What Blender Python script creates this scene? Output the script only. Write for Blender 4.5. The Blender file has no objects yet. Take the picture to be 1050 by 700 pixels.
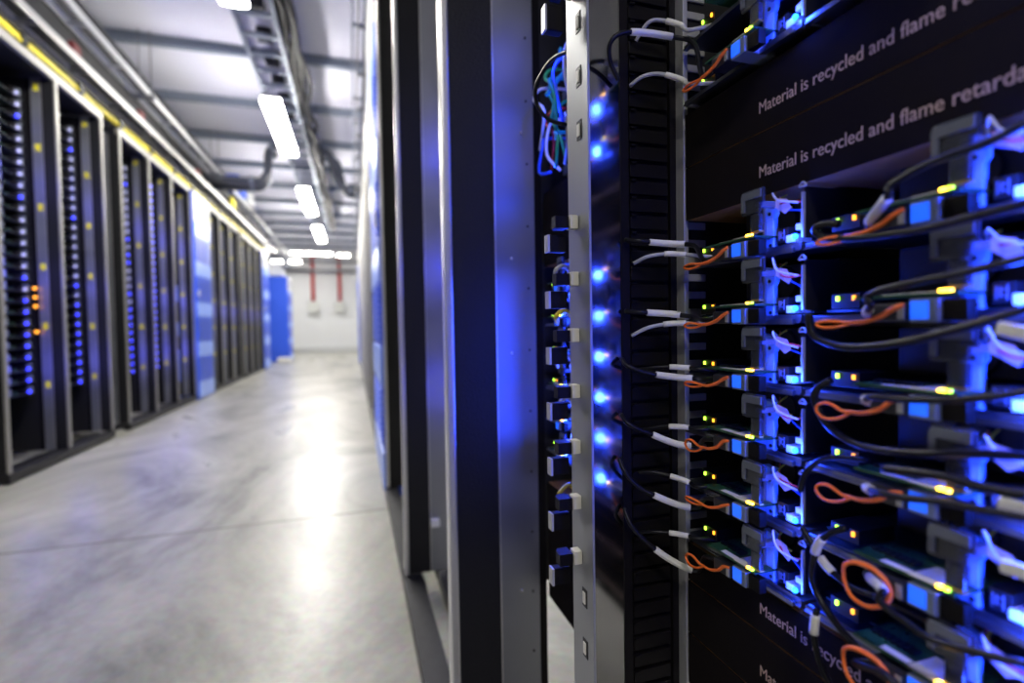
import bpy, bmesh, math, random
from mathutils import Vector, Matrix
random.seed(7)
SC = bpy.context.scene
COL = SC.collection

# ------------------------------------------------------------------ camera
CZ = 0.78                                   # lens height above the floor
FPX, YAW, PITCH, ROLL = 525.09, 0.29865, 0.03006, 0.01624
def cam_axes():
    cy, sy, cp, sp = math.cos(YAW), math.sin(YAW), math.cos(PITCH), math.sin(PITCH)
    f = Vector((sy*cp, cy*cp, -sp)); r = Vector((cy, -sy, 0)); d = f.cross(r)
    c, s = math.cos(ROLL), math.sin(ROLL)
    return c*r + s*d, -s*r + c*d, f
AR, AD, AF = cam_axes()
cam = bpy.data.cameras.new('camera')
cam_o = bpy.data.objects.new('camera', cam); COL.objects.link(cam_o)
m = Matrix((AR, -AD, -AF)).transposed().to_4x4(); m.translation = Vector((0, 0, CZ))
cam_o.matrix_world = m
cam.sensor_width = 36; cam.lens = FPX/1050*36; cam.clip_start = 0.01; cam.clip_end = 100
cam.dof.use_dof = True; cam.dof.focus_distance = 0.42; cam.dof.aperture_fstop = 3.6
SC.camera = cam_o

# ------------------------------------------------------------------ world, exposure
w = bpy.data.worlds.new('world'); SC.world = w; w.use_nodes = True
w.node_tree.nodes['Background'].inputs[0].default_value = (0.5, 0.55, 0.7, 1)
w.node_tree.nodes['Background'].inputs[1].default_value = 0.05
vs = SC.view_settings
vs.view_transform = 'Standard'; vs.look = 'None'; vs.exposure = 0.0; vs.gamma = 1.0; vs.use_curve_mapping = False
LAMP_STRENGTH = 92.0                         # ceiling fixtures
LED_POWER = 0.105                            # W of each blue server lamp
try:
    SC.cycles.use_denoising = True
    SC.cycles.sample_clamp_indirect = 6.0
    SC.cycles.max_bounces = 8
except Exception: pass

# ------------------------------------------------------------------ helpers
def ray(x, y): return AR*((x-525)/FPX) + AD*((y-350)/FPX) + AF
def PX(x, y, X): d = ray(x, y); return d*(X/d.x) + Vector((0, 0, CZ))
def PY(x, y, Y): d = ray(x, y); return d*(Y/d.y) + Vector((0, 0, CZ))

MATS = {}
def mat(name, col, rough=0.5, metal=0.0, emit=None, es=0.0, spec=0.5, noise=None, bump=None, trans=0.0):
    if name in MATS: return MATS[name]
    m = bpy.data.materials.new(name); m.use_nodes = True
    nt = m.node_tree; b = nt.nodes['Principled BSDF']
    b.inputs['Base Color'].default_value = (*col, 1); b.inputs['Roughness'].default_value = rough
    b.inputs['Metallic'].default_value = metal; b.inputs['Specular IOR Level'].default_value = spec
    if trans: b.inputs['Transmission Weight'].default_value = trans
    if emit: b.inputs['Emission Color'].default_value = (*emit, 1); b.inputs['Emission Strength'].default_value = es
    if noise or bump:
        tc = nt.nodes.new('ShaderNodeTexCoord')
    if noise:                                # (scale, darker factor, roughness spread)
        sc, amt, rs = noise
        n = nt.nodes.new('ShaderNodeTexNoise'); n.inputs['Scale'].default_value = sc; n.inputs['Detail'].default_value = 5
        nt.links.new(tc.outputs['Object'], n.inputs['Vector'])
        mx = nt.nodes.new('ShaderNodeMix'); mx.data_type = 'RGBA'
        mx.inputs['A'].default_value = (*[c*(1-amt) for c in col], 1); mx.inputs['B'].default_value = (*[min(1, c*(1+amt)) for c in col], 1)
        nt.links.new(n.outputs['Fac'], mx.inputs['Factor']); nt.links.new(mx.outputs['Result'], b.inputs['Base Color'])
        if rs:
            mr = nt.nodes.new('ShaderNodeMapRange'); mr.inputs['From Min'].default_value = .3; mr.inputs['From Max'].default_value = .7
            mr.inputs['To Min'].default_value = max(.02, rough-rs); mr.inputs['To Max'].default_value = rough+rs
            nt.links.new(n.outputs['Fac'], mr.inputs['Value']); nt.links.new(mr.outputs['Result'], b.inputs['Roughness'])
    if bump:                                 # (scale, strength) of a fine dotted relief
        v = nt.nodes.new('ShaderNodeTexVoronoi'); v.inputs['Scale'].default_value = bump[0]
        bp = nt.nodes.new('ShaderNodeBump'); bp.inputs['Strength'].default_value = bump[1]; bp.inputs['Distance'].default_value = .002
        nt.links.new(tc.outputs['Object'], v.inputs['Vector']); nt.links.new(v.outputs['Distance'], bp.inputs['Height'])
        nt.links.new(bp.outputs['Normal'], b.inputs['Normal'])
    MATS[name] = m; return m

BLACK   = mat('black_coated_steel', (.006, .006, .0075), .5, noise=(60, .25, .06))
MESHBLK = mat('black_perforated_sheet', (.006, .006, .008), .55, spec=.35, bump=(420, .4))
SLATBLK = mat('black_plastic_slats', (.006, .005, .005), .5, spec=.14)
TRIML   = mat('grey_rack_trim', (.34, .33, .31), .45, .55)
RUBBER  = mat('black_cable_jacket', (.006, .006, .008), .36, spec=.28)
STEEL   = mat('galvanised_steel', (.33, .34, .37), .44, .85, noise=(14, .12, .06))
MIRROR  = mat('bright_zinc_steel', (.37, .37, .41), .12, 1.0, noise=(30, .12, .04))
ALU     = mat('aluminium_trim', (.80, .79, .77), .38, .85)
SATIN   = mat('satin_grey_steel', (.5, .5, .49), .45, .55)
TRAYM   = mat('tray_zinc', (.24, .25, .28), .30, .95)
GREY    = mat('grey_plastic', (.13, .145, .19), .3)
CLEAR   = mat('smoky_clear_plastic', (.07, .08, .12), .15, trans=.5)
POSTM   = mat('pale_blue_plastic', (.26, .50, .80), .35)
PCB     = mat('green_circuit_board', (.015, .075, .035), .35, noise=(300, .5, .1))
PCBD    = mat('dark_circuit_board', (.012, .03, .025), .4, noise=(250, .6, .1))
PAPER   = mat('white_label_paper', (.80, .79, .74), .55)
PINKTAG = mat('pinkish_paper_tag', (.72, .55, .55), .6)
ORANGE  = mat('orange_pull_tab', (1.0, .20, .03), .4)
CAGE    = mat('port_cage_metal', (.30, .36, .48), .3, .6)
CARDBLK = mat('black_cardboard', (.011, .0085, .008), .85, spec=.08, noise=(80, .3, .05))
CARDBRN = mat('brown_cardboard', (.33, .17, .06), .8, noise=(120, .25, 0))
PRINT   = mat('tan_print', (.60, .42, .31), .7)
YELLOW  = mat('yellow_cable', (.72, .60, .02), .4)
YMARK   = mat('yellow_sticker', (.80, .70, .03), .5)
WHITE   = mat('white_painted_metal', (.80, .81, .82), .3)
BLUEP   = mat('blue_painted_panel', (.035, .11, .72), .35)
LBLUEP  = mat('light_blue_panel', (.24, .38, .95), .3)
REDP    = mat('red_pipe', (.55, .03, .03), .4)
LBLUE   = mat('blue_lamp', (.05, .15, 1), .3, emit=(.012, .17, 1.0), es=7)
LBLUES  = mat('blue_lamp_soft', (.05, .05, 1), .3, emit=(.03, .04, 1.0), es=5)
LPORT   = mat('blue_port_glow', (.05, .2, .8), .3, emit=(.006, .10, 1.0), es=1.1)  # emission puts the blue light into the cage front itself
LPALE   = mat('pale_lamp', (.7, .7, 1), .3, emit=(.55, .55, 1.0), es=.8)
LGREEN  = mat('green_lamp', (.2, 1, .1), .3, emit=(.45, 1, .04), es=5)
LYEL    = mat('yellow_lamp', (1, .7, .1), .3, emit=(1, .55, .04), es=12)
LORG    = mat('orange_lamp', (1, .4, .05), .3, emit=(1, .36, .02), es=3)
WIRE = {n: mat(n+'_wire', c, .35) for n, c in dict(white=(.8, .8, .82), yellow=(.8, .62, .04), red=(.7, .05, .05), blue=(.03, .12, .7), teal=(.02, .4, .35), green=(.05, .5, .12), grey=(.45, .45, .45)).items()}

class MB:
    """collects shapes and links them as one mesh object"""
    def __init__(s): s.v = []; s.f = []
    def box(s, x0, x1, y0, y1, z0, z1):
        i = len(s.v)
        s.v += [(x, y, z) for z in (z0, z1) for y in (y0, y1) for x in (x0, x1)]
        s.f += [tuple(i+j for j in q) for q in ((0, 2, 3, 1), (4, 5, 7, 6), (0, 1, 5, 4), (2, 6, 7, 3), (0, 4, 6, 2), (1, 3, 7, 5))]
        return s
    def tube(s, pts, r, n=8, closed=False, smooth=4, flat=1.0):
        P = [Vector(p) for p in pts]
        if smooth and len(P) > 2:
            Q = []; m = len(P)
            for i in range(m if closed else m-1):
                a, b, c, d = (P[(i-1) % m] if closed or i else P[0]), P[i], P[(i+1) % m], (P[(i+2) % m] if closed or i+2 < m else P[-1])
                for k in range(smooth):
                    t = k/smooth
                    Q.append(.5*((2*b)+(c-a)*t+(2*a-5*b+4*c-d)*t*t+(3*b-a-3*c+d)*t**3))
            if not closed: Q.append(P[-1])
            P = Q
        i0 = len(s.v); m = len(P); up = None
        for i, p in enumerate(P):
            t = (P[(i+1) % m]-P[i-1]) if closed else (P[min(i+1, m-1)]-P[max(i-1, 0)])
            t.normalize()
            if up is None: up = t.orthogonal().normalized()
            up = (up-t*up.dot(t)).normalized(); sd = t.cross(up)
            for k in range(n):
                a = 2*math.pi*k/n
                s.v.append(tuple(p+up*(r*math.cos(a)*flat)+sd*(r*math.sin(a))))
        for i in range(m if closed else m-1):
            for k in range(n):
                a, b = i0+i*n, i0+((i+1) % m)*n
                s.f.append((a+k, a+(k+1) % n, b+(k+1) % n, b+k))
        if not closed:
            s.f.append(tuple(i0+k for k in reversed(range(n)))); s.f.append(tuple(i0+(m-1)*n+k for k in range(n)))
        return s
    def prism(s, poly, axis, a0, a1):
        """extrude a 2-D outline along axis (0 x, 1 y, 2 z)"""
        i = len(s.v); n = len(poly)
        for a in (a0, a1):
            for p, q in poly:
                s.v.append({0: (a, p, q), 1: (p, a, q), 2: (p, q, a)}[axis])
        s.f.append(tuple(i+k for k in reversed(range(n)))); s.f.append(tuple(i+n+k for k in range(n)))
        for k in range(n): s.f.append((i+k, i+(k+1) % n, i+n+(k+1) % n, i+n+k))
        return s
    def ball(s, c, r, n=8):
        i = len(s.v); c = Vector(c)
        for a in range(1, n//2):
            for b in range(n):
                t, p = math.pi*a/(n//2), 2*math.pi*b/n
                s.v.append(tuple(c+Vector((math.sin(t)*math.cos(p), math.sin(t)*math.sin(p), math.cos(t)))*r))
        s.v += [tuple(c+Vector((0, 0, r))), tuple(c-Vector((0, 0, r)))]; T, B = len(s.v)-2, len(s.v)-1
        for a in range(n//2-2):
            for b in range(n): s.f.append((i+a*n+b, i+a*n+n+b, i+a*n+n+(b+1) % n, i+a*n+(b+1) % n))
        for b in range(n):
            s.f.append((T, i+b, i+(b+1) % n)); L = i+(n//2-2)*n; s.f.append((B, L+(b+1) % n, L+b))
        return s
    def build(s, name, material, parent=None, bevel=0, shade=False):
        me = bpy.data.meshes.new(name); me.from_pydata(s.v, [], s.f); 
        bm = bmesh.new(); bm.from_mesh(me); bmesh.ops.recalc_face_normals(bm, faces=bm.faces)
        if bevel: bmesh.ops.bevel(bm, geom=list(bm.edges), offset=bevel, segments=2, affect='EDGES', profile=.6)
        if shade:
            for f in bm.faces: f.smooth = True
        bm.to_mesh(me); bm.free(); me.materials.append(material)
        o = bpy.data.objects.new(name, me); COL.objects.link(o)
        if parent: o.parent = parent
        return o
def bx(name, x0, x1, y0, y1, z0, z1, material, parent=None, bevel=0):
    return MB().box(min(x0, x1), max(x0, x1), min(y0, y1), max(y0, y1), z0, z1).build(name, material, parent, bevel)
def tag(o, label=None, cat=None, group=None, kind=None):
    if label: o['label'] = label
    if cat: o['category'] = cat
    if group: o['group'] = group
    if kind: o['kind'] = kind
    return o
def thing(name, label, cat, loc=(0, 0, 0), group=None):
    o = bpy.data.objects.new(name, None); COL.objects.link(o); o.location = loc; o.empty_display_size = .02
    return tag(o, label, cat, group)
def copy_tree(o, parent=None):
    c = o.copy(); COL.objects.link(c); c.parent = parent
    for ch in list(o.children): copy_tree(ch, c)
    return c
def place(o, parent, loc):
    """a sibling copy that shares mesh data"""
    c = o.copy(); COL.objects.link(c); c.parent = parent; c.location = loc
    return c
def blue_light(loc, power, radius=.005, col=(.018, .06, 1.0), parent=None):
    l = bpy.data.lights.new('blue_lamp_light', 'POINT'); l.energy = power; l.color = col; l.shadow_soft_size = radius
    o = bpy.data.objects.new('blue_lamp_light', l); COL.objects.link(o); o.location = loc
    if parent: o.parent = parent
    return o
ORD = ['first', 'second', 'third', 'fourth', 'fifth', 'sixth', 'seventh', 'eighth', 'ninth', 'tenth', 'eleventh', 'twelfth']
def ordn(k): return ORD[k] if k < 12 else '%d%s' % (k+1, {1: 'st', 2: 'nd', 3: 'rd'}.get((k+1) % 10 if k > 19 else 0, 'th'))

# ------------------------------------------------------------------ the setting
def floor_mat():
    m = bpy.data.materials.new('polished_concrete'); m.use_nodes = True; nt = m.node_tree; b = nt.nodes['Principled BSDF']
    tc = nt.nodes.new('ShaderNodeTexCoord')
    mp = nt.nodes.new('ShaderNodeMapping'); mp.inputs['Scale'].default_value = (1.0, .55, 1); nt.links.new(tc.outputs['Object'], mp.inputs['Vector'])
    n1 = nt.nodes.new('ShaderNodeTexNoise'); n1.inputs['Scale'].default_value = 1.3; n1.inputs['Detail'].default_value = 9; n1.inputs['Roughness'].default_value = .68; n1.inputs['Distortion'].default_value = .9
    n2 = nt.nodes.new('ShaderNodeTexNoise'); n2.inputs['Scale'].default_value = 45; n2.inputs['Detail'].default_value = 4
    nt.links.new(mp.outputs['Vector'], n1.inputs['Vector']); nt.links.new(tc.outputs['Object'], n2.inputs['Vector'])
    cr = nt.nodes.new('ShaderNodeValToRGB'); e = cr.color_ramp.elements
    e[0].position = .34; e[0].color = (.125, .124, .104, 1); e[1].position = .62; e[1].color = (.43, .42, .37, 1)
    k = e.new(.47); k.color = (.285, .28, .242, 1)
    nt.links.new(n1.outputs['Fac'], cr.inputs['Fac'])
    mx = nt.nodes.new('ShaderNodeMix'); mx.data_type = 'RGBA'; mx.blend_type = 'OVERLAY'; mx.inputs['Factor'].default_value = .25
    nt.links.new(cr.outputs['Color'], mx.inputs['A']); nt.links.new(n2.outputs['Color'], mx.inputs['B']); nt.links.new(mx.outputs['Result'], b.inputs['Base Color'])
    mr = nt.nodes.new('ShaderNodeMapRange'); mr.inputs['From Min'].default_value = .3; mr.inputs['From Max'].default_value = .7; mr.inputs['To Min'].default_value = .42; mr.inputs['To Max'].default_value = .24
    nt.links.new(n1.outputs['Fac'], mr.inputs['Value']); nt.links.new(mr.outputs['Result'], b.inputs['Roughness'])
    return m
FLOORM = floor_mat()
JOINT = mat('joint_sealant', (.16, .155, .13), .7)
WALLM = mat('white_wall_paint', (.74, .75, .76), .6, noise=(2, .04, 0))
CEILM = mat('ceiling_sheet', (.84, .84, .97), .55, noise=(1.5, .06, 0))
JOISTM = mat('joist_steel', (.30, .34, .42), .45, .3)

XW0, XW1, YW0, YW1, ZC = -2.45, 3.4, -2.2, 18.6, 3.47
tag(bx('floor', XW0, XW1, YW0, YW1, -.1, 0, FLOORM), kind='structure')
fl = bpy.data.objects['floor']
j = bx('floor_joint', XW0, XW1, 2.25, 2.26, -.002, .0006, JOINT, fl)
bx('floor_joint', XW0, XW1, 8.0, 8.012, -.002, .0006, JOINT, fl)
tag(bx('ceiling', XW0, XW1, YW0, YW1, ZC, ZC+.1, CEILM), kind='structure')
tag(bx('wall_back', XW0, XW1, YW1, YW1+.1, 0, ZC, WALLM), kind='structure')
DARKW = mat('dark_grey_containment', (.10, .10, .11), .5)
tag(bx('wall_front', XW0, XW1, YW0-.1, YW0, 0, ZC, DARKW), kind='structure')
tag(bx('wall_left', XW0-.1, XW0, YW0, YW1, 0, ZC, DARKW), kind='structure')
tag(bx('wall_right', XW1, XW1+.1, YW0, YW1, 0, ZC, WALLM), kind='structure')
tag(bx('baseboard_back', XW0, XW1, YW1-.05, YW1, 0, .16, mat('grey_baseboard', (.55, .56, .56), .5)), kind='structure')
for i, y in enumerate([3.05+1.21*n for n in range(-2, 13)]):          # steel joists across the ceiling
    q = MB().box(XW0, XW1, y-.03, y+.03, ZC-.085, ZC-.075).box(XW0, XW1, y-.006, y+.006, ZC-.075, ZC-.012).box(XW0, XW1, y-.035, y+.035, ZC-.012, ZC)
    tag(q.build('trim_%d' % (i+1), JOISTM), kind='structure')

# ------------------------------------------------------------------ ceiling lamps
def lamp(X, y0, y1, z, label, wdt=.165, along='y'):
    t = thing('ceiling_lamp', label, 'lamp', (X, (y0+y1)/2, z), 'fluorescent ceiling lamps')
    L = (y1-y0)/2; em = mat('lamp_diffuser', (1, 1, 1), .4, emit=(1.0, .97, .90), es=LAMP_STRENGTH)
    h = wdt/2
    if along == 'y':
        b1 = bx('housing', -h*.92, h*.92, -L, L, .04, .075, WHITE, t, .004)
        MB().prism([(-h*.93, .045), (-h, .004), (-h*.9, -.006), (-h*.4, -.012), (h*.4, -.012), (h*.9, -.006), (h, .004), (h*.93, .045)], 1, -L+.012, L-.012).build('diffuser', em, t)
        for s in (-1, 1):
            bx('end_cap', -h*.62, h*.62, s*L-.012*(s > 0), s*L+.012*(s < 0), -.01, .03, WHITE, t)
            MB().tube([(0, s*L*.7, .07), (0, s*L*.7, ZC-z)], .004, 6).build('hanger', STEEL, t)
    else:
        b1 = bx('housing', -L, L, -h, h, .028, .075, WHITE, t, .004)
        MB().prism([(-h*.95, .03), (-h*.85, .006), (0, -.012), (h*.85, .006), (h*.95, .03)], 0, -L+.012, L-.012).build('diffuser', em, t)
        for s in (-1, 1): MB().tube([(s*L*.7, 0, .07), (s*L*.7, 0, ZC-z)], .004, 6).build('hanger', STEEL, t)
    return t
LX, LZ = -.67, CZ+2.05
lamp(LX, -2.0, -1.25, LZ, 'added aisle ceiling lamp behind the camera, outside the picture')  # added to bring white light onto the near servers
lamp(LX, 2.12, 3.66, LZ, 'glaring tubular ceiling lamp cut off at the top of the picture')
lamp(LX, 5.10, 6.58, LZ, 'longest fully visible ceiling lamp hanging before the bent pipes')
lamp(LX, 8.18, 9.86, LZ, 'ceiling lamp just beyond the bent pipes, second fully visible one')
lamp(LX, 11.15, 12.85, LZ, 'small distant ceiling lamp, last of the aisle lamps in line')
lamp(-1.06, 15.0-.53, 15.0+.53, LZ, 'crosswise ceiling lamp near the far white wall', along='x')
lamp(-.24, 15.2-.16, 15.2+.16, LZ, 'short ceiling lamp at far end near the right row', along='x', wdt=.12)
lamp(1.3, 15.0-.75, 15.0+.75, LZ, 'added unseen crosswise ceiling lamp behind the far end of the right row', along='x')  # unseen, added to brighten the far end
lamp(-1.9, 16.9-.4, 16.9+.4, LZ, 'added crosswise ceiling lamp above the lone blue cabinet corner', along='x')  # added to make the end wall brighter
lamp(2.3, -.5, 1.0, LZ+.3, 'fluorescent lamp in the aisle behind the nearest right hand rack')
lamp(1.9, 5.6, 7.1, LZ+.3, 'fluorescent lamp in the aisle behind the far right hand racks')

# ------------------------------------------------------------------ racks
RT = CZ+1.60                                  # top of the rack frames
XR, XL = .125, -1.716                         # front planes of the right and left rows

def rack_wall(t, X0, sg, y, z0, z1, trim=None, d_strip=.012, d_slab=.077, d_steel=.128, d_end=.15, th=.022):
    """one side wall of a column: bright front trim, black slab, steel sheet, black inner edge. sg +1 runs to +X"""
    X = lambda d: X0+sg*d
    bx('front_trim', X(0), X(d_strip), y-.001, y+th+.004, z0, z1, ALU if sg > 0 else TRIML, t, .0025)
    bx('side_slab', X(d_strip), X(d_slab-.002), y+.001, y+th, z0, z1, MESHBLK, t)
    bx('bright_seam', X(d_slab-.002), X(d_slab), y, y+.012, z0, z1, ALU, t)
    s = bx('steel_panel', X(d_slab), X(d_steel), y+.0005, y+.012, z0, z1, STEEL, t)
    bx('inner_edge', X(d_steel), X(d_end), y+.004, y+th, z0, z1, SLATBLK, t)
    bx('rear_side', X(d_end), X(.55), y+.008, y+th, (.385 if y < 1 else .75) if sg > 0 else z0, z1, BLACK, t)
    return s

def rack(name, label, X0, sg, walls, ymin, ymax, group, steel_end=.128, beam=True, top=RT):
    t = thing(name, label, 'server rack', (0, 0, 0), group)
    out = []
    for y in walls:
        out.append(rack_wall(t, X0, sg, y, .06, top-.05, d_steel=steel_end, d_end=max(.15, steel_end+.004)))
    X = lambda d: X0+sg*d
    bx('base_rail', X(-.004), X(.05), ymin, ymax, .012, .055, BLACK, t)
    bx('base_rail', X(.10), X(.14), ymin, ymax, .008, .045, BLACK, t)
    bx('plinth', X(.012), X(.045), ymin+.03, ymax-.03, 0, .012, BLACK, t)
    bx('top_beam', X(0), X(.03), ymin, ymax, top-.05, top, ALU if sg > 0 else TRIML, t, .003)
    bx('roof_sheet', X(.03), X(.55), ymin, ymax, top-.03, top-.005, BLACK, t)
    return t, out

# ---- left row: four triple racks and two blue cooling cabinets
PITCHL = .595
def left_rack(y0, n_walls, label, near_wall=True):
    ws = [y0+PITCHL*i for i in range(n_walls)]
    t, steels = rack('server_rack', label, XL, -1, ws, y0-.004, ws[-1]+.03, 'triple racks of the left row')
    bx('back_panel', XL-.54, XL-.55, y0, ws[-1]+.02, .1, RT-.05, BLACK, t)
    mk = None
    for k, s in enumerate(steels[1:]):
        for q in range(6):                      # yellow stickers down the steel strip
            dy, dz = PITCHL*k, .363*q
            if mk is None:
                y, z = ws[1], CZ+.047-.363
                mk = bx('yellow_sticker', XL-.087, XL-.113, y-.0012, y+.0004, z-.021, z+.021, YMARK, s)
            else: place(mk, s, (0, dy, dz))
    return t, ws
R1, W1 = left_rack(3.27, 3, 'nearest black rack of the left row, at the picture edge')
R2, W2 = left_rack(4.765, 4, 'black triple rack directly before the blue and white cooling cabinet')
R3, W3 = left_rack(7.26, 4, 'black triple rack directly after the blue and white cooling cabinet')
R4, W4 = left_rack(9.30, 4, 'farthest black triple rack of the left row')

def cooling_cabinet(X0, sg, y0, y1, top, label, group='blue cooling cabinets'):
    t = thing('cooling_cabinet', label, 'cabinet', (0, 0, 0), group)
    X = lambda d: X0+sg*d
    bx('body', X(.012), X(.55), y0, y1, 0, top, BLUEP, t)
    n = 5; hgt = (top-.06)/n
    for i in range(n):
        z = .03+i*hgt
        bx('light_panel', X(0), X(.012), y0+.01, y1-.01, z, z+hgt*.36, LBLUEP if i < n-1 else LBLUEP, t, .003)
        g = bx('louvre_panel', X(.006), X(.012), y0+.01, y1-.01, z+hgt*.38, z+hgt*.98, BLUEP, t)
        for k in range(9):
            zz = z+hgt*(.42+.06*k)
            MB().box(min(X(-.002), X(.007)), max(X(-.002), X(.007)), y0+.08, y1-.08, zz, zz+hgt*.028).build('louvre', BLUEP, g)
    bx('top_glare_panel', X(-.002), X(.012), y0, y1, top-.34, top, WHITE, t, .003)  # white colour stands in for lamp glare on the cabinet top
    bx('lock', X(-.012), X(0), y0+.05, y0+.08, top*.5, top*.5+.07, WHITE, t, .003)
    return t
cooling_cabinet(XL+.03, -1, 6.585, 7.235, RT-.02, 'blue cabinet with light blue bands and glare-white top among the left racks')
cooling_cabinet(XL+.03, -1, 11.14, 11.8, RT-.02, 'banded blue cabinet closing the far end of the left row')
# flat blue side of the cabinet that stands alone before the end wall
bc = cooling_cabinet(-1.52, -1, 13.6, 14.4, CZ+1.30, 'tall plain blue cabinet standing alone before the white end wall')

# ---- servers of the left racks
def left_server_proto(name, kind):
    t = thing(name, 'x', 'server', (0, 0, 0))
    bx('tray', 0, -.36, -.50, -.01, 0, .0035, TRAYM if kind != 'dark' else BLACK, t)
    bx('board', -.02, -.34, -.48, -.03, .0035, .02, PCBD, t)
    if kind != 'far':
        bx('latch', .012, -.01, -.075, -.055, .004, .045, GREY, t)
        bx('port_block', .006, -.03, -.14, -.10, .006, .028, SLATBLK, t)
        bx('latch', .012, -.01, -.285, -.265, .004, .045, GREY, t)
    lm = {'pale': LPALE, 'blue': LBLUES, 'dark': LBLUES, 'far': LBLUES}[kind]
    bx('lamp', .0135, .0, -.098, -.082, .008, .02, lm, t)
    return t
PROT = {k: left_server_proto('server', k) for k in ('pale', 'blue', 'dark', 'far')}
XSL = XL-.16
cols = [(W1[1], 'first column of the leftmost rack'), (W1[2], 'second column of the leftmost rack'),
        (W2[1], 'first column of rack before blue cabinet'), (W2[2], 'middle column of rack before blue cabinet'), (W2[3], 'last column of rack before blue cabinet'),
        (W3[1], 'first column past the blue cabinet'), (W3[2], 'second column past the blue cabinet'), (W3[3], 'third column past the blue cabinet'),
        (W4[1], 'first column of the farthest left rack'), (W4[2], 'middle column of the farthest left rack'), (W4[3], 'last column of the farthest left rack')]
used = set()
for ci, (yw, where) in enumerate(cols):
    for r in range(27):
        z = CZ-.36+.068*r
        if ci >= 5: k = 'far'
        elif ci == 3 or ci == 4: k = 'dark'
        elif r >= 9 and r % 7 != 3: k = 'pale'
        else: k = 'blue'
        if ci == 2 and r in (14, 15, 17): k = 'blue'
        p = PROT[k]
        o = p if k not in used else copy_tree(p)
        used.add(k)
        o.location = (XSL, yw, z)
        tag(o, {'pale': 'server with pale lit latch, ', 'blue': 'server with blue lit latch, ', 'dark': 'dim thin server, ', 'far': 'distant thin server, '}[k]+'%s from the bottom, ' % ordn(r)+where, 'server', 'servers of '+where)
    zt = CZ+1.2
for z, y in ((CZ+.27, W1[1]-.02), (CZ+.215, W1[1]-.02), (CZ+.16, W1[1]-.02), (CZ+.005, W1[1]-.02)):
    bx('status_lamp', XSL+.03, XSL+.02, y-.012, y+.006, z, z+.014, LORG, R1)
for yw in (W1[1], W1[2], W2[1], W2[2], W2[3]):      # light the servers' blue lamps throw into each column
    for z in (CZ-.2, CZ+.35, CZ+.95):
        blue_light((XSL+.09, yw-.30, z), 2.0, .05, (.10, .10, 1.0))
for yw in W3[1:]+W4[1:]:
    blue_light((XSL+.09, yw-.30, CZ+.3), 1.2, .03, (.15, .15, 1.0))
for z0, z1 in ((CZ+.33, CZ+.50), (CZ-.05, CZ+.1), (CZ-.55, CZ-.2)):
    bx('blue_filler', XSL+.035, XSL+.025, W2[3]-.16, W2[3]-.09, z0, z1, BLUEP, R2)

# ---- cable trays above the left row
def tray(label, X0, y0, y1, z, wdt, name='cable_tray', hgt=.06, step=.6, material=ALU):
    t = thing(name, label, 'cable tray', (0, 0, 0))
    for x in (X0, X0+wdt):
        bx('rail', x-.006, x+.006, y0, y1, z, z+hgt, material, t, .002)
    y = y0+.1; r = None
    while y < y1:
        r = bx('rung', X0+.006, X0+wdt-.006, y0+.1, y0+.13, z+.004, z+.02, material, t) if r is None else place(r, t, (0, y-y0-.1, 0))
        y += step
    return t
tray('low cable tray with yellow cables along the top of the left racks', XL-.12, 2.4, 13.2, RT+.20, .12, hgt=.05)
tray('upper bright cable tray high above the left racks', XL-.12, 2.4, 16.2, CZ+2.12, .12, hgt=.06, material=WHITE)
tag(bx('trunking', XL-.16, XL-.132, 2.4, 13.0, RT+.13, CZ+2.42, mat('dark_trunking', (.018, .018, .02), .6)), 'dark trunking panel between the trays above the left racks', 'trunking')
def run(name, label, cat, pts, r, material, group=None, n=7):
    return tag(MB().tube(pts, r, n).build(name, material, None, 0, True), label, cat, group)
for k in range(4):
    dx, dz = ((.004, .014), (-.006, .038), (.002, .062), (-.030, .018))[k]
    pts = [(XL+dx+random.uniform(-.004, .004), y, RT+dz+random.uniform(-.003, .004)) for y in [2.5+.7*i for i in range(14)]]
    run('rack_top_cable', ['yellow cable on the left rack tops, lowest at the aisle edge', 'yellow cable on the left rack tops, upper one', 'black cable lying over the yellow cables on the left racks', 'yellow cable on the left rack tops, farthest from the aisle'][k], 'cable', pts, .0105, YELLOW if k != 2 else RUBBER, 'cables along the left rack tops')
for k, y in enumerate([2.9+.62*i for i in range(12)]):
    tag(bx('cable_tie', XL-.042, XL+.018, y, y+.05, RT+.001, RT+.076, RUBBER), 'black strap around the yellow cables, %s from the left' % ORD[k], 'strap', 'straps on the yellow cables')
for k in range(5):
    pts = [(XL-.022-.018*k, y, RT+.232+.012*(k % 2)+random.uniform(-.001, .001)) for y in [2.5+.8*i for i in range(13)]]
    run('black_cable', 'black cable in the low left tray, %s from the aisle' % ORD[k], 'cable', pts, .0085, RUBBER, 'black cables in the low left tray')
DRED = mat('dark_red_plastic', (.16, .02, .02), .5)
for y, c, s in ((4.1, DRED, .022), (5.2, DRED, .024), (6.9, DRED, .02)):
    tag(bx('junction_box', XL-.03, XL+.006, y, y+.10, RT+.25, RT+.27+s*2, c, None, .006), 'small red box hanging under the upper left tray, %s' % {4.1: 'nearest one', 5.2: 'middle one', 6.9: 'beyond the second rack'}[y], 'box', 'red boxes under the upper tray')
tag(bx('yellow_box', XL-.02, XL+.02, 8.6, 8.85, RT+.25, RT+.40, YMARK, None, .006), 'yellow box between the trays above the left row', 'box')
tag(bx('blue_box', XL-.11, XL+.06, 8.9, 9.5, CZ+2.18, CZ+2.42, BLUEP, None, .01), 'blue box on top of the upper left tray', 'box')
tag(bx('white_unit', XL-.11, XL+.08, 9.7, 10.1, CZ+2.18, CZ+2.40, WHITE, None, .03), 'white rounded unit sitting on the upper left tray', 'unit')
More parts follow.
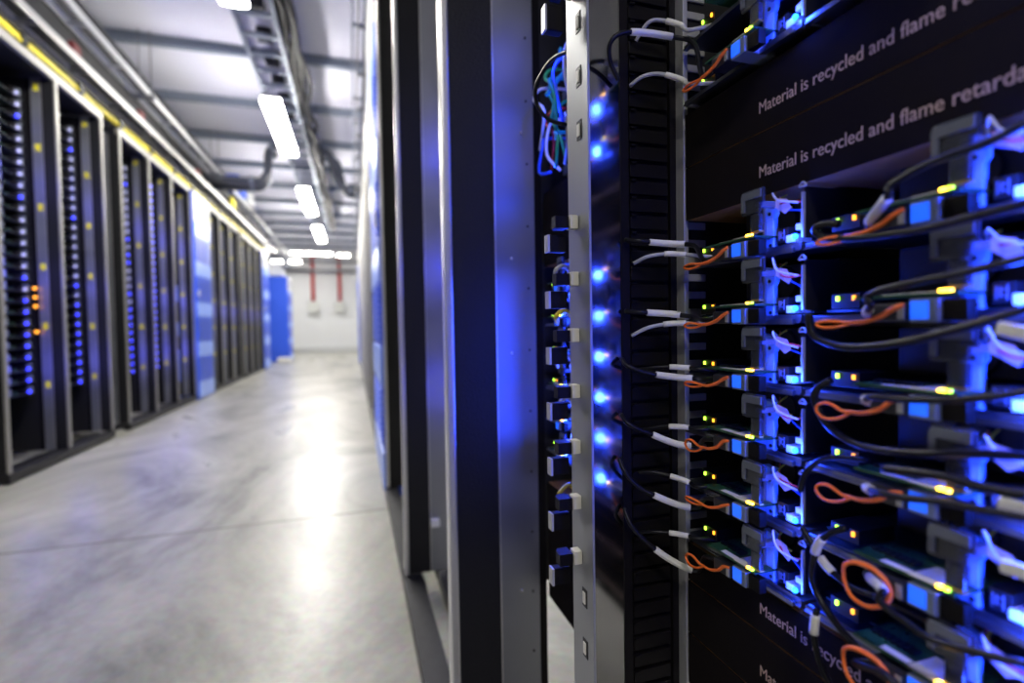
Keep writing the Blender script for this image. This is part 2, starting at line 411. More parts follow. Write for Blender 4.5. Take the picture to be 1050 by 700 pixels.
for k, y in enumerate((3.0, 5.4, 7.8, 10.2, 12.6)):
    q = MB()
    for x in (XL-.06, XL+.03): q.tube([(x, y, CZ+2.10), (x, y, ZC)], .006, 6)
    tag(q.box(XL-.126, XL+.05, y-.02, y+.02, CZ+2.085, CZ+2.118).build('tray_hanger', STEEL), 'rod hanger carrying the upper left tray, %s from the camera' % ORD[k], 'hanger', 'tray hangers')

# ------------------------------------------------------------------ overhead: ladder, bundle, pipes
t = thing('cable_ladder', 'grey cable ladder under the ceiling beside the aisle lamps', 'cable ladder')
for x in (-.80, -.52): bx('rail', x-.012, x+.012, 3.0, 14.0, CZ+2.36, CZ+2.44, JOISTM, t)
r = bx('rung', -.79, -.53, 3.1, 3.14, CZ+2.37, CZ+2.40, JOISTM, t)
for k in range(1, 36): place(r, t, (0, .3*k, 0))
for k in range(6):
    pts = [(-.48+.035*(k % 3)+random.uniform(-.05, .05), y, CZ+2.42+.04*(k//3)+random.uniform(-.03, .03)) for y in [3.0+.45*i for i in range(24)]]
    run('ceiling_cable', 'dark cable beside the ceiling ladder, %s of the bundle' % ORD[k], 'cable', pts, .026, RUBBER, 'cables beside the ceiling ladder')
for k in range(7):
    y = 3.9+.42*k
    tag(bx('ladder_bracket', -.72, -.60, y, y+.12, CZ+2.445, CZ+2.53, BLACK, None, .01), 'dark clamp block on the ceiling ladder, %s from the camera' % ORD[k], 'clamp', 'clamp blocks on the ladder')
YP = 7.75
def pipe(pts, r, label):
    t = thing('insulated_pipe', label, 'pipe', pts[0], 'bent overhead pipes'); o = Vector(pts[0])
    MB().tube([Vector(p)-o for p in pts], r, 10, smooth=6).build('pipe_run', mat('pipe_grey', (.13, .14, .17), .35, .4), t, 0, True)
    MB().tube([(0, 0, .02), (0, 0, ZC-o.z)], .006, 6).build('hanger', STEEL, t)
    for p in (pts[1], pts[-2]):
        q = Vector(p)-o
        MB().tube([q-Vector((.03, 0, 0)), q+Vector((.03, 0, 0))], r*1.25, 10).build('pipe_collar', JOISTM, t, 0, True)
    return t
for k, (dy, nm) in enumerate(((0, 'nearer'), (.38, 'farther'))):
    y = YP+dy; d = .09*k
    zh, zl = CZ+2.50, CZ+2.03
    pipe([(-.95-d*.6, y, zh+.02), (-1.02-d*.6, y, zh), (-1.07-d*.6, y, zh-.10), (-1.08-d*.6, y, zl+.14), (-1.16-d*.6, y, zl+.02), (-1.28-d*.6, y, zl), (XL-.125, y, zl)], .05, nm+' grey pipe with double bend on the left under the ceiling')
    pipe([(-.50+d, y, zh+.02), (-.40+d, y, zh+.03), (-.28+d, y, zh-.03), (-.24+d, y, zh-.14), (-.20+d, y, zl+.12), (-.12+d, y, zl), (.0+d, y, zl-.02), (.138, y, zl-.02)], .05, nm+' grey pipe with double bend on the right under the ceiling')

# ------------------------------------------------------------------ end wall fittings
for x, lab in ((-.98, 'left'), (-.33, 'right')):
    t = thing('sprinkler_pipe', 'red pipe dropping down the end wall, %s one' % lab, 'pipe', (x*1.32, YW1-.075, CZ+.95), 'red pipes on the end wall')
    MB().tube([(0, 0, 0), (0, 0, 1.55)], .055, 10).build('riser', REDP, t, 0, True)
    MB().tube([(0, 0, 1.5), (0, 0, 1.56)], .074, 10).build('flange', REDP, t, 0, True)
    tag(bx('wall_box', x*1.32-.17, x*1.32+.17, YW1-.2, YW1, CZ+.55, CZ+.90, mat('pale_grey_box', (.60, .61, .58), .5), None, .02), 'pale grey box on the end wall below the %s red pipe' % lab, 'box', 'wall boxes')
for yy, zz, r_, lab in ((.5, 1.95, .05, 'lower grey pipe running across before the end wall'), (.4, 2.25, .04, 'upper grey pipe running across before the end wall')):
    t = thing('cross_pipe', lab, 'pipe', (-.4, YW1-yy, CZ+zz))
    MB().tube([(-1.9, 0, 0), (1.9, 0, 0)], r_, 8).build('pipe_run', STEEL, t, 0, True)
    for x in (-1.2, 0, 1.2): MB().tube([(x, 0, 0), (x, 0, ZC-CZ-zz)], .008, 6).build('hanger', STEEL, t)
tag(bx('floor_unit', -1.75, -1.45, 13.15, 13.4, 0, .12, PAPER, None, .03), 'small pale unit on the floor at the foot of the blue cabinet', 'unit')
t = thing('duct_box', 'cluster of pale ducts above the lone blue cabinet', 'duct', (-1.85, 14.0, CZ+1.3))
bx('box', -.3, .2, -.3, .3, .03, .35, WHITE, t, .03); MB().tube([(-.2, -.35, .5), (.25, -.35, .45), (.3, -.35, .2)], .09, 10).build('duct', STEEL, t, 0, True)

# ------------------------------------------------------------------ right row
YA, YB, YD = .727, 1.50, 2.36
XS, YW = .2733, .39                            # server front plane, side wall of the nearest column
# near rack
NR, st = rack('server_rack', 'nearest open rack on the right with servers, steel posts and slotted panel', XR, 1, [YA], -.45, YA+.03, 'racks of the right row', steel_end=.137)
riv = None
for k in range(22):                            # rivets and holes along the blue-lit steel of the far wall
    z = .10+.092*k
    riv = MB().tube([(XR+.126, YA-.0014, z), (XR+.126, YA+.002, z)], .0016, 8, smooth=0).build('rivet', BLACK, st[0]) if riv is None else place(riv, st[0], (0, 0, .092*k))
for x, z in ((XR+.118, CZ+.285), (XR+.100, CZ+.10), (XR+.098, CZ-.04), (XR+.108, CZ-.40)):
    MB().ball((x, YA-.0005, z), .0022).build('screw', ALU, st[0], 0, True)
# side wall of the nearest column
zA, zB = .02, RT-.05
fl_ = bx('steel_flange', XS-.0846, XS-.0826, YW, YW+.042, zA, zB, mat('flange_steel', (.36, .37, .38), .45, .55), NR)
fc = bx('steel_face', XS-.0826, XS-.0553, YW, YW+.002, zA, zB, MIRROR, NR)
for k in range(24):
    z = .06+.094*k
    for x in (XS-.078,):
        MB().tube([(x, YW-.0008, z), (x, YW+.001, z)], .0011, 8, smooth=0).build('rivet', STEEL, fc) if k == 0 else None
sl = None
for k in range(46):                            # slots punched in the flange: dark mouth with a bright tab
    z = CZ-.70+.0452*k
    if -.22 < z-CZ < .115 or z > RT-.1: continue
    if sl is None:
        sl = bx('slot', XS-.0852, XS-.0845, YW+.012, YW+.021, z, z+.016, BLACK, fl_); sl0 = z
        tb = bx('slot_tab', XS-.0860, XS-.0851, YW+.0145, YW+.019, z+.003, z+.013, PAPER, sl)
    else:
        c = place(sl, fl_, (0, 0, z-sl0)); place(tb, c, (0, 0, 0))
pn = bx('slotted_panel', XS-.0553, XS, YW+.004, YW+.012, zA, zB, SLATBLK, NR)
bx('panel_frame', XS-.0553, XS-.0475, YW-.001, YW+.004, zA, zB, SLATBLK, pn); bx('panel_frame', XS-.007, XS-.001, YW-.001, YW+.004, zA, zB, SLATBLK, pn)
s0 = MB().box(XS-.046, XS-.009, YW-.0005, YW+.004, .2, .2112).box(XS-.046, XS-.041, YW-.003, YW, .2102, .2122).build('slat', SLATBLK, pn, .0006)
for k in range(1, 100):
    place(s0, pn, (0, 0, .0147*k))
bx('edge_strip', XS-.001, XS+.0035, YW-.012, YW+.004, zA, zB, SATIN, NR, .0006)
rl = bx('inner_rail', XS+.0035, XS+.045, YW-.001, YW+.012, zA, zB, BLACK, NR)
b0 = bx('louvre', XS+.006, XS+.028, YW-.003, YW-.001, .3, .3065, SATIN, rl, .0008)
for k in range(1, 70): place(b0, rl, (0, 0, .0152*k))
bx('rear_side', XS+.045, .675, YW, YW+.012, .37, zB, BLACK, NR)
bx('back_panel', .665, .675, -.45, YA, .75, RT-.05, BLACK, NR)

# black cable guides with pale clips on the flange
gd = thing('cable_guide', 'x', 'cable guide', (XS-.0846, YW+.03, CZ))
bx('clip', -.008, -.0005, -.010, .0, -.001, .011, mat('pale_clip', (.72, .70, .62), .4), gd, .001)
MB().prism([(-.0215, -.009), (-.009, -.009), (-.009, .006), (-.018, .006), (-.0215, .000)], 2, -.0005, .0095).build('upper_block', SLATBLK, gd)
bx('lower_block', -.024, -.0085, -.002, .007, -.0205, -.0055, SLATBLK, gd, .001)
bx('end_plate', -.0258, -.024, -.002, .007, -.0205, -.0055, SATIN, gd)
for k in range(7):
    o = gd if k == 0 else copy_tree(gd)
    o.location = (XS-.0846, YW+.03, CZ+.0845-.0492*k)
    tag(o, 'black cable guide with pale clip on the steel flange, %s from the top' % ORD[k], 'cable guide', 'cable guides on the flange')
g2 = copy_tree(gd); g2.location = (XS-.0846, YW+.03, CZ+.284); g2.scale = (1, 1, 1.45)
tag(g2, 'largest black cable guide with grey clip at the top of the flange', 'cable guide', 'cable guides on the flange')

# ---- server sled
FWD = Vector((-.016, -.0172, 0))
def sled_proto(variant):
    t = thing('server_sled', 'x', 'server')
    tr = MB().box(0, .30, -.030, .088, -.0015, 0)
    tr.box(-.0030, .0, -.030, .088, -.0042, -.0005).box(-.0030, -.0022, -.030, .020, -.0005, .0012).box(-.0042, -.0030, -.030, .088, -.0042, -.0032).build('tray', TRAYM, t)
    bx('front_ledge', -.006, -.0035, -.026, .002, -.005, -.0015, TRAYM, t, .0005)
    bx('board', .012, .28, -.026, .086, .002, .0036, PCBD, t)
    bx('rear_wall', .285, .29, -.030, .088, 0, .036, BLACK, t)
    bx('side_plate', .001, .25, -.0296, -.0286, .004, .036, BLACK, t)
    hp = MB().tube([(-.001, -.0291, .0335+.0026), (-.001, -.0265, .0362), (-.001, -.0291, .0388), (-.001, -.0317, .0362)], .0007, 6, closed=True)
    hp.box(-.0015, .0005, -.0298, -.0284, .004, .0325).build('plate_edge', SATIN, t)
    fm = bx('fan_module', .03, .09, -.028, .055, .012, .038, BLACK, t, .002)
    MB().tube([(.029, .015+.011*math.cos(a*math.pi/6), .025+.011*math.sin(a*math.pi/6)) for a in range(12)], .0011, 6, closed=True, smooth=2).build('fan_ring', SLATBLK, fm)
    cd = bx('card', .0, .030, .0125, .062, .0078, .0092, PCB, t)
    bx('label_strip', .001, .0055, .034, .048, .0092, .0096, PAPER, cd)
    bx('label_patch', .000, .020, .0205, .033, .0092, .0097, PAPER, cd)
    for q in range(7):
        yy = .037+.0033*q
        bx('chip', .010, .016, yy, yy+.0022, .0092, .0108, BLACK, cd)
    bx('lamp', -.0006, .0014, .0178, .0200, .0092, .0106, LYEL, cd); bx('lamp', -.0006, .0014, .0150, .0168, .0092, .0105, LGREEN if variant else LYEL, cd)
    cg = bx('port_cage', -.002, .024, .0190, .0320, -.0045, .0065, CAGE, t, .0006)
    bx('port_glow', -.0026, -.0018, .0232, .0312, -.0030, .0055, LPORT, cg)  # glowing panel added for the blue light on the cage front
    for q in range(3): bx('cage_fin', -.0024, -.001, .0198+.0011*q, .0203+.0011*q, -.004, .006, CAGE, cg)
    bx('connector', .0, .006, .0085, .0188, -.004, .006, SLATBLK, t, .0006)
    sb = bx('status_block', .002, .03, .056, .074, .004, .0125, BLACK, t)
    bx('lamp', .0008, .002, .0688, .0702, .0085, .0112, LGREEN, sb); bx('lamp', .0008, .002, .0584, .0598, .0085, .0112, LORG, sb)
    # latch: smoky hook, grip, pale post
    hk = MB().prism([(.0245, .0235), (.0245, .0370), (.0238, .0390), (.0222, .0400), (.0050, .0395), (.0050, .0300), (.0085, .0300), (.0085, .0235), (.0195, .0235), (.0195, .0232)], 0, .0, .0022)
    hk.build('latch_hook', CLEAR, t, .0007)
    MB().prism([(.0235, .0255), (.0235, .0360), (.0225, .0385), (.0060, .0385), (.0060, .0335), (.0205, .0335), (.0205, .0255)], 0, -.0012, -.0002).build('hook_rim', GREY, t)
    bx('latch_grip', .0005, .004, .0090, .0170, .0118, .0232, CLEAR, t, .0006)
    bx('grip_foot', .0005, .004, .0088, .0172, .0108, .0118, mat('brass', (.7, .45, .15), .3, .8), t)
    ps = MB().box(.0, .004, -.0045, .0030, 0, .0215).prism([(-.0045, .0215), (-.0060, .0240), (-.0060, .0300), (-.0030, .0330), (.0030, .0345), (.0042, .0345), (.0042, .0240), (.0030, .0215)], 0, .0, .004)
    po = ps.build('latch_post', POSTM, t, .0005)
    bx('post_rib', -.0013, .0, .0020, .0036, .001, .034, GREY, po)
    for zz, yy in ((.0030, -.0020), (.0245, -.0012)):
        MB().tube([(-.0004, yy, zz), (.0005, yy, zz)], .0013, 8, smooth=0).build('screw_hole', BLACK, po)
    bx('latch_arm', -.0140, .0, -.0090, -.0040, .0275, .0310, GREY, t)
    bb = bx('button_block', -.001, .014, -.0178, -.0088, .003, .0128, BLACK, t, .0004)
    for q, (a, b, c, d) in enumerate(((-.0150, -.0145, .0045, .0115), (-.0125, -.0118, .006, .0105), (-.0140, -.0122, .0062, .0068), (-.0140, -.0122, .0092, .0098), (-.0108, -.0104, .0050, .0110))):
        bx('mark', -.0016, -.0009, a, b, c, d, GREY, bb)
    wc = bx('white_socket', -.002, .012, -.0242, -.0168, .0022, .0072, PAPER, t, .0006)
    MB().ball((-.003, -.0254, .0052), .0019, 10).build('blue_lamp', LBLUE, t, 0, True)
    # loose wires and paper tag between post and side plate
    wz = .003 if variant else 0
    MB().tube([(.004, -.004, .033), (-.006, -.010, .036+wz), (-.009, -.017, .030), (-.004, -.0285, .026)], .0007, 6).build('wire', WIRE['white'], t, 0, True)
    MB().tube([(.006, -.004, .036), (-.002, -.012, .029), (-.004, -.020, .0285-wz), (0, -.0285, .0265)], .0006, 6).build('wire', WIRE['red'], t, 0, True)
    MB().tube([(.010, -.006, .037), (.002, -.007, .033), (-.001, -.012, .0285), (.004, -.016, .026)], .0006, 6).build('wire', WIRE['yellow'], t, 0, True)
    MB().tube([(.006, -.002, .030), (.002, -.014, .025), (0, -.0285, .0215-wz)], .0006, 6).build('wire', WIRE['blue'], t, 0, True)
    tg = MB().prism([(-.010, .033), (-.006, .029), (-.0165-wz, .0215), (-.0215, .0245), (-.0180, .031)], 0, -.0025, -.0021).build('paper_tag', PINKTAG, t)
    MB().tube([(.002, -.0255, .0225), (.001, -.0262, .014)], .0005, 5).build('wire', WIRE['yellow'], t)
    bx('wire_plug', -.001, .004, -.0285, -.0235, .0095, .0135, PINKTAG, t, .0005)
    for c in t.children:                        # latch, card and port stand out before the post
        if c.name.split('.')[0] in ('latch_hook', 'hook_rim', 'latch_grip', 'grip_foot', 'card', 'port_cage', 'connector'): c.location = FWD
    return t
SP = [sled_proto(0), sled_proto(1)]; sled_used = set()
PR = .0458
def shelf_z(i): return CZ+.049-PR*i
U1, U2, YU3 = .2857, .1646, .62
def put_sled(i, yb, label, group, v):
    o = SP[v] if v not in sled_used else copy_tree(SP[v]); sled_used.add(v)
    o.location = (XS, yb, shelf_z(i)); tag(o, label, 'server', group)
    return o
def led(i, yb, p=LED_POWER):
    return blue_light((XS-.010, yb-.0268, shelf_z(i)+.0062), p)
for i in (-4, -3, 0, 1, 2, 3, 4, 5):
    for u, (yb, side) in enumerate(((U1, 'left stack beside the slotted panel'), (U2, 'right stack at the picture edge'))):
        if i < 0:
            lab = 'server board %s the lettered panels, %s' % ('just above' if i == -3 else 'two levels above', side)
        else: lab = 'server board with blue latch, %s below the lettered panels, %s' % (ORD[i], side)
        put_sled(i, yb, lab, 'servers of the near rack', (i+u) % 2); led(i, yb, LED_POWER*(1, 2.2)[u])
for i in range(6):
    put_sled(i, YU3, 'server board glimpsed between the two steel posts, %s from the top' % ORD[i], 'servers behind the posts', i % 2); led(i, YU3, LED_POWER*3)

# ---- blank panels of black cardboard with print
def text_mesh(body, size):
    c = bpy.data.curves.new('print', 'FONT'); c.body = body; c.size = size; c.extrude = .00012
    o = bpy.data.objects.new('print', c); COL.objects.link(o)
    bpy.context.view_layer.update()
    dg = bpy.context.evaluated_depsgraph_get(); me = bpy.data.meshes.new_from_object(o.evaluated_get(dg))
    bpy.data.objects.remove(o); bpy.data.curves.remove(c); return me
TXT = text_mesh('Material is recycled and flame retardant', .0112)
xs = [v.co.x for v in TXT.vertices]; TW = max(xs)-min(xs)
TXT.materials.append(PRINT)
REFW = .1202*40/30.0*.985
def blank(z0, z1, base, y0, y1, label):
    t = thing('blanking_panel', label, 'panel', (XS, y1, z0), 'black cardboard blanking panels')
    dz = z1-z0
    bx('front_board', .0, .003, y0-y1, 0, .0004, dz-.0004, CARDBLK, t)
    bx('lower_flap', .0008, .14, y0-y1+.002, -.002, .0002, .0030, CARDBRN, t)
    bx('upper_flap', .0008, .14, y0-y1+.002, -.002, dz-.0032, dz-.0001, CARDBRN, t)
    if base is not None:
        o = bpy.data.objects.new('printed_line', TXT); COL.objects.link(o); o.parent = t
        s = REFW/TW
        o.rotation_euler = (math.pi/2, 0, -math.pi/2); o.scale = (s, 1.0, 1)
        o.location = (-.0001, .2944-y1, base-z0); tag(o, 'tan printed sentence')
    return t
blank(CZ+.1320, CZ+.1765, CZ+.1448, -.06, YW-.0135, 'upper black panel printed with a tan sentence about recycled material')
blank(CZ+.0870, CZ+.1315, CZ+.1006, -.06, YW-.0135, 'lower of the two clearly lettered black panels, above the servers')
blank(CZ-.2225, CZ-.1900, CZ-.2085, -.06, YW-.0135, 'dim lettered black panel directly under the lowest servers')
blank(CZ-.2690, CZ-.2235, CZ-.2540, -.06, YW-.0135, 'second dim black panel below the lowest servers')
blank(CZ-.3150, CZ-.2700, CZ-.3000, -.06, YW-.0135, 'bottom black panel below the servers, mostly cut off')
blank(CZ+.0870, CZ+.1950, None, YW+.05, YA-.01, 'blank dark panel behind the steel posts under the tangled cables')
blank(CZ-.41, CZ-.235, None, YW+.05, YA-.01, 'tall blank dark panel low behind the steel posts')

# ---- network cables with plugs, sleeves and orange pull tabs
def pull_tab(parent, o, yb, z, kind):
    """orange strap and loop left of the plug, local to o"""
    a = Vector((XS-.004, yb+.033, z+.004))+FWD-o
    def L(*q): return [a+Vector(p) for p in q]
    if kind < 2:       # strap from the plug, then a flat or an open loop
        dz, hh = ((-.0085, .0016), (-.0100, .0038))[kind]
        st_ = L((0, 0, 0), (-.001, .005, -.0022+.001*kind), (-.001, .011, dz*.65), (-.002, .019, dz*.95), (-.002, .026, dz))
        lp = L((-.002, .026, dz), (-.002, .031, dz-hh*.3+.001), (-.003, .038, dz+hh*.8), (-.003, .0445, dz+hh*.4), (-.003, .046, dz-hh*.6), (-.003, .041, dz-hh*1.5), (-.002, .033, dz-hh*1.2))
        q = MB().tube(st_, .0014, 6, flat=.7).tube(lp, .0009, 6, closed=True, flat=1.2)
    else:              # round loop
        q = MB().tube(L(*[(-.004-.002*math.sin(k), .016+.012*math.cos(k*math.pi/5), -.006+.0105*math.sin(k*math.pi/5)) for k in range(10)]), .00105, 6, closed=True, flat=1.3)
    q.build('pull_tab', ORANGE, parent, 0, True)
def seg(pts, a, b):
    """the stretch of a polyline between fractions a and b of its length"""
    P = [Vector(p) for p in pts]; d = [0]
    for i in range(1, len(P)): d.append(d[-1]+(P[i]-P[i-1]).length)
    def at(f):
        s = f*d[-1]
        for i in range(1, len(P)):
            if s <= d[i]: return P[i-1].lerp(P[i], (s-d[i-1])/max(1e-9, d[i]-d[i-1]))
        return P[-1]
    return [at(a+(b-a)*k/6) for k in range(7)]
def smooth(pts, n=6):
    q = MB(); P = [Vector(p) for p in pts]; out = []
    for i in range(len(P)-1):
        a, b, c, d = P[max(i-1, 0)], P[i], P[i+1], P[min(i+2, len(P)-1)]
        for k in range(n):
            t_ = k/n; out.append(.5*((2*b)+(c-a)*t_+(2*a-5*b+4*c-d)*t_*t_+(3*b-a-3*c+d)*t_**3))
    return out+[P[-1]]
def cable(pts, r, label, sleeve=None, sleeve_mat=None, plug=None, tab=None, jacket=None, group='network cables of the near rack', name='network_cable'):
    P = smooth(pts); o = P[0].copy()
    t = thing(name, label, 'cable', o, group)
    MB().tube([p-o for p in P], r, 8, smooth=0).build('cord', jacket or RUBBER, t, 0, True)
    if sleeve: MB().tube([p-o for p in seg(P, *sleeve)], r*1.45, 8, smooth=0).build('label_sleeve', sleeve_mat or PAPER, t, 0, True)
    if plug:
        yb, z = plug
        MB().box(XS-.004, XS+.008, yb+.0325, yb+.050, z-.0040, z+.0050).build('plug', mat('plug_black', (.02, .02, .03), .35), t, .0012).location = FWD-o
        bx('plug_front', XS-.0043, XS-.0039, yb+.0330, yb+.036, z-.003, z+.004, SATIN, t).location = FWD-o
        if tab is not None: pull_tab(t, o, yb, z, tab)
    return t
def P1(*q): return [PY(x, y, Y) for x, y, Y in q]
RC = .0019
left = {   # cord that leaves the slotted panel and ends in the plug: (pixel x, y, distance along the aisle)
 -3: ([(634, 82, .384), (626, 64, .380), (625, 46, .372), (635, 35, .368), (655, 33, .366), (690, 38, .362), (712, 45, .352)], (.42, .68), 0),
 0: ([(641, 246, .386), (655, 247, .376), (675, 249, .372), (690, 250, .366), (712, 252, .352)], (.30, .66), 0),
 1: ([(641, 319, .386), (655, 320, .376), (675, 321, .372), (690, 322, .366), (712, 325, .352)], (.28, .64), 0),
 2: ([(638, 368, .386), (645, 376, .376), (668, 383, .370), (698, 387, .364), (715, 388, .352)], (.45, .80), 0),
 3: ([(637, 425, .386), (645, 435, .376), (668, 445, .370), (694, 455, .362), (715, 457, .352)], (.42, .78), 1),
 4: ([(635, 470, .386), (641, 484, .378), (655, 499, .374), (672, 508, .368), (697, 518, .362), (716, 520, .352)], (.48, .79), 0),
 5: ([(640, 521, .386), (649, 541, .376), (672, 563, .370), (697, 579, .362), (716, 585, .352)], (.46, .78), 1)}
for i, (q, sv, tb_) in left.items():
    z = shelf_z(i)
    pts = P1(*q)+[Vector((XS-.002, U1+.062, z-.001))+FWD, Vector((XS+.002, U1+.049, z+.0005))+FWD]
    where = 'above lettered panels' if i < 0 else '%s below lettered panels' % ORD[i]
    tot = 1.0
    cable(pts, RC, 'sleeved black cable with orange tab on left stack server, %s' % where, sv and (sv[0]*.72, sv[1]*.76), plug=(U1, z), tab=tb_)
short = {   # second, shorter grey cord beside each
 -4: [(652, 42, .386), (665, 23, .376), (680, 21, .372), (698, 26, .362), (706, 31, .352)],
 -3: [(646, 88, .386), (660, 78, .376), (678, 76, .372), (700, 82, .362), (706, 86, .352)],
 0: [(650, 270, .386), (664, 263, .376), (684, 260, .370), (704, 261, .360), (716, 262, .350)],
 1: [(648, 344, .386), (664, 336, .376), (684, 332, .370), (704, 331, .360), (716, 331, .350)],
 2: [(655, 379, .386), (668, 377, .378), (686, 376, .370), (706, 377, .360), (716, 378, .350)],
 3: [(655, 442, .386), (668, 439, .378), (685, 437, .370), (705, 438, .360), (716, 440, .350)],
 4: [(655, 484, .386), (670, 484, .378), (688, 488, .370), (706, 494, .360), (716, 499, .350)],
 5: [(655, 546, .386), (668, 545, .378), (686, 546, .370), (704, 549, .360), (716, 552, .350)]}
for i, q in short.items():
    z = shelf_z(i)
    pts = P1(*q)+[Vector((XS+.006, U1+.058, z+.003))]
    where = 'two levels above lettering' if i == -4 else 'just above lettering' if i < 0 else '%s below lettered panels' % ORD[i]
    cable(pts, RC*.85, 'short grey cable with pale sleeve crossing the slotted panel, %s' % where, (.38, .62), plug=None, jacket=WIRE['grey'] if i < 2 else RUBBER)

def P2(*q, X=.245): return [PX(x, y, X if len(q[0]) < 3 else 0) for x, y in q]
right = {
 0: ([(911, 201), (910, 194), (919, 186), (945, 171), (975, 159), (1010, 147), (1050, 128), (1085, 110)], (.06, .24), 0, .247),
 1: ([(893, 312), (889, 305), (904, 297), (940, 289), (980, 281), (1020, 272), (1085, 256)], (.0, .09), 0, .245),
 2: ([(893, 407), (920, 409), (960, 410), (1000, 408), (1040, 404), (1085, 398)], (.0, .1), 1, .245),
 3: ([(902, 505), (925, 510), (965, 514), (1010, 523), (1085, 538)], (.02, .13), 1, .245),
 4: ([(905, 604), (900, 612), (908, 622), (928, 637), (955, 655), (1000, 668), (1085, 690)], (.08, .2), 2, .247)}
for i, (q, sv, tb_, X) in right.items():
    z = shelf_z(i)
    pts = [Vector((XS+.002, U2+.049, z+.0005))+FWD, Vector((XS-.002, U2+.053, z+.0005))+FWD]+P2(*q, X=X)
    cable(pts, .0018, 'thick black cable with orange tab on right stack server, %s below lettered panels' % ORD[i], (sv[0]+.03, sv[1]+.04), mat('grey_sleeve', (.62, .62, .68), .4), plug=(U2, z), tab=tb_)
t5 = cable([Vector((XS+.002, U2+.049, shelf_z(5)))+FWD, Vector((XS-.020, U2+.040, shelf_z(5)-.004)), PX(905, 690, .245), PX(930, 712, .24)], .0021, 'black cable with orange pull tab on lowest right stack server', plug=(U2, shelf_z(5)), tab=2)
loops = [
 ([(860, 229), (843, 230), (836, 236), (845, 243), (880, 244), (940, 236), (1000, 222), (1085, 200)], .252, .0022, 'thick black cable hooking back in front of the first server row', None),
 ([(829, 322), (833, 342), (850, 352), (875, 356), (920, 352), (980, 338), (1085, 308)], .252, .0022, 'thick black cable sagging below the second server row', None),
 ([(852, 390), (838, 398), (836, 413), (850, 437), (880, 456), (930, 464), (1000, 465), (1085, 470)], .255, .0021, 'thin black cable curving down beside the third server row', None),
 ([(821, 503), (824, 490), (832, 478), (846, 470), (868, 469), (890, 472)], .262, .0018, 'thin black cable bending up over the fourth server row', None),
 ([(868, 541), (852, 546), (840, 556), (834, 575), (833, 592), (838, 609), (858, 640), (880, 665)], .258, .0019, 'black cable with white sleeve hanging past the fifth server row', (.22, .36)),
 ([(838, 624), (836, 632), (835, 655), (843, 685), (860, 720)], .258, .0018, 'black cable with white sleeve hanging below the lowest left server', (.08, .32)),
 ([(822, 540), (835, 562), (850, 583), (872, 601), (910, 616), (960, 640)], .262, .0018, 'black cable with blue-lit sleeve sloping between the lower servers', (.22, .34)),
 ([(905, 480), (960, 487), (1010, 500), (1085, 512)], .25, .0022, 'thick black cable passing the fourth right server', None)]
for q, X, r, lab, sv in loops:
    cable(P2(*q, X=X), r, lab, sv, group='loose cables before the servers', name='loose_cable')
for x, y, a in ((1042, 340, 0), (1044, 520, .3), (1046, 585, .3)):
    p = PX(x, y, .25)
    q = MB().box(-.002, .002, -.006, .006, -.0028, .0028).build('cable_label', PAPER, None, .0012); q.location = p; q.rotation_euler = (.3-a, 0, .15)
    tag(q, {340: 'white cable flag at the right picture edge, upper one', 520: 'white cable flag at the right picture edge, middle one', 585: 'white cable flag at the right picture edge, lowest one'}[y], 'label', 'white cable flags')

# ---- switch and tangled patch cables behind the posts
t = thing('network_switch', 'dark network switch with small lamps behind the tangled cables', 'switch', (XS+.03, .58, CZ+.20))
bx('case', 0, .3, -.13, .12, 0, .16, BLACK, t, .002)
pj = None
for a in range(8):
    for b in range(4):
        pj = bx('port', -.004, .001, .0, .016, .0, .012, CAGE, t) if pj is None else pj
        c = pj if (a, b) == (0, 0) else place(pj, t, (0, 0, 0))
        c.location = (0, -.04+.021*a, .02+.036*b)
for a in range(6): bx('lamp', -.005, 0, -.03+.025*a, -.025+.025*a, .036+.036*(a % 3), .041+.036*(a % 3), (LBLUE, LORG, LBLUES)[a % 3], t)
cn = ['blue', 'teal', 'white', 'green', 'blue', 'white', 'teal', 'red', 'green', 'blue', 'white', 'grey', 'blue', 'teal']
for k, c in enumerate(cn):
    y0 = .585+.013*(k*5 % 9); z0 = CZ+.385-.0105*k; lx = XS-.004-.0045*(k % 7)
    pts = [(XS+.026, y0, z0), (lx+.012, y0+.004, z0-.002), (lx, y0+random.uniform(-.03, .02), z0-.02), (lx, y0+random.uniform(-.04, .03), z0-.05), (lx+.01, y0+random.uniform(-.02, .02), max(CZ+.205, z0-.085))]
    run('patch_cable', '%s patch cable in the tangle behind the steel posts, %s from the top' % (c, ORD[sum(1 for q in cn[:k] if q == c)]), 'cable', pts, .0022, WIRE[c], 'tangled patch cables')
run('patch_cable', 'long black patch cable arching across the gap between the posts', 'cable', P1((584, 52, .46), (565, 62, .50), (551, 85, .52), (550, 105, .53), (562, 122, .52), (580, 128, .50)), .0022, RUBBER, 'tangled patch cables')
run('patch_cable', 'teal patch cable slanting across the gap between the posts', 'cable', P1((583, 70, .60), (572, 82, .62), (560, 98, .64)), .003, WIRE['teal'], 'tangled patch cables')
for k, z in enumerate((.20, .27, .34, .44)): blue_light((XS-.03, .61, CZ+z), .10)
for k in range(6):                              # loose white and coloured leads that show between the guides
    z = CZ+.058-.0492*k
    run('lead', '%s short lead showing between the cable guides, %s from the top' % (('white', 'yellow')[k % 2], ORD[k]), 'cable', [(XS-.035, .54, z), (XS-.048, .53, z+.008), (XS-.062, .52, z+.002), (XS-.055, .535, z-.006)], .0024, WIRE[('white', 'yellow')[k % 2]] if k % 3 else WIRE['grey'], 'short leads between the guides')

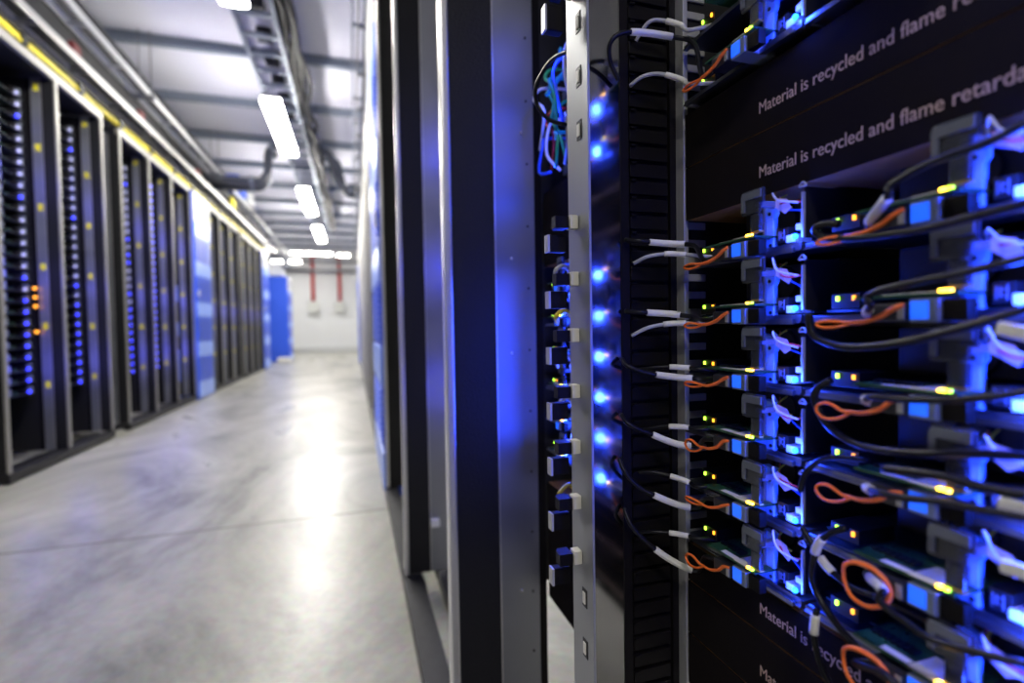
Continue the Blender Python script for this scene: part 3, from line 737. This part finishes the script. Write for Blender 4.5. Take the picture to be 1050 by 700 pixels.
# ---- racks farther along the right row
RB, sb_ = rack('server_rack', 'second rack on the right, dark slab beyond the nearest steel post', XR, 1, [YB], YA+.06, YB+.03, 'racks of the right row', steel_end=.20)
bx('back_panel', .66, .67, YA+.06, YB, .75, RT-.05, BLACK, RB)
RD, sd_ = rack('server_rack', 'third rack on the right, before the blue cabinet', XR, 1, [YD], YB+.05, YD+.03, 'racks of the right row', steel_end=.20)
bx('back_panel', .66, .67, YB+.05, YD, .75, RT-.05, BLACK, RD)
tag(bx('white_clip', XR+.075, XR+.10, YB-.03, YB-.005, .20, .222, WHITE, None, .004), 'white clip on the steel sheet low between the right racks', 'clip')
for z in (-.2, .2, .6): blue_light((XS+.02, 1.2, CZ+z), .9, .03, (.06, .08, 1))
cooling_cabinet(XR-.012, 1, 2.41, 3.35, RT+.12, 'banded blue cabinet beyond the nearest right hand racks')
for k, (a, n) in enumerate(((3.42, 4), (5.55, 4), (7.68, 4), (9.8, 4))):
    ws = [a+.66*i for i in range(n)]
    r_, s_ = rack('server_rack', 'dark right hand rack beyond the banded cabinet, %s in the row' % ORD[k], XR, 1, ws, a-.004, ws[-1]+.03, 'far racks of the right row')
    bx('door', XR+.06, XR+.07, a, ws[-1], .06, RT-.05, BLACK, r_)
cooling_cabinet(XR-.03, 1, 11.9, 12.6, RT-.2, 'banded blue cabinet at the far end of the right row')
tray('cable tray above the right row at the aisle edge', XR-.06, 1.9, 14.0, CZ+1.78, .06, hgt=.08, material=STEEL)
tray('dark upper tray above the right row', XR-.085, 1.9, 14.0, CZ+2.12, .085, hgt=.13, material=JOISTM)
PANW = mat('glossy_white_panel', (.62, .62, .63), .22, .3)
pa = None
for k in range(9):                              # sheets that close the gap between the right racks and the ceiling
    y = 3.40+.95*k
    if pa is None:
        pa = thing('containment_panel', 'x', 'panel', (XR+.03, y, RT+.01))
        bx('sheet', 0, .01, 0, .90, 0, .60, PANW, pa); bx('frame', -.012, 0, 0, .05, 0, .60, ALU, pa, .002); bx('frame', -.012, 0, .85, .90, 0, .60, SATIN, pa, .002)
        bx('upper_sheet', 0, .01, 0, .90, .60, ZC-RT-.09, PANW, pa)
        o = pa
    else: o = copy_tree(pa); o.location = (XR+.03, y, RT+.01)
    tag(o, 'glossy white sheet above the right racks, %s past the banded cabinet' % ORD[k], 'panel', 'sheets above the right racks')
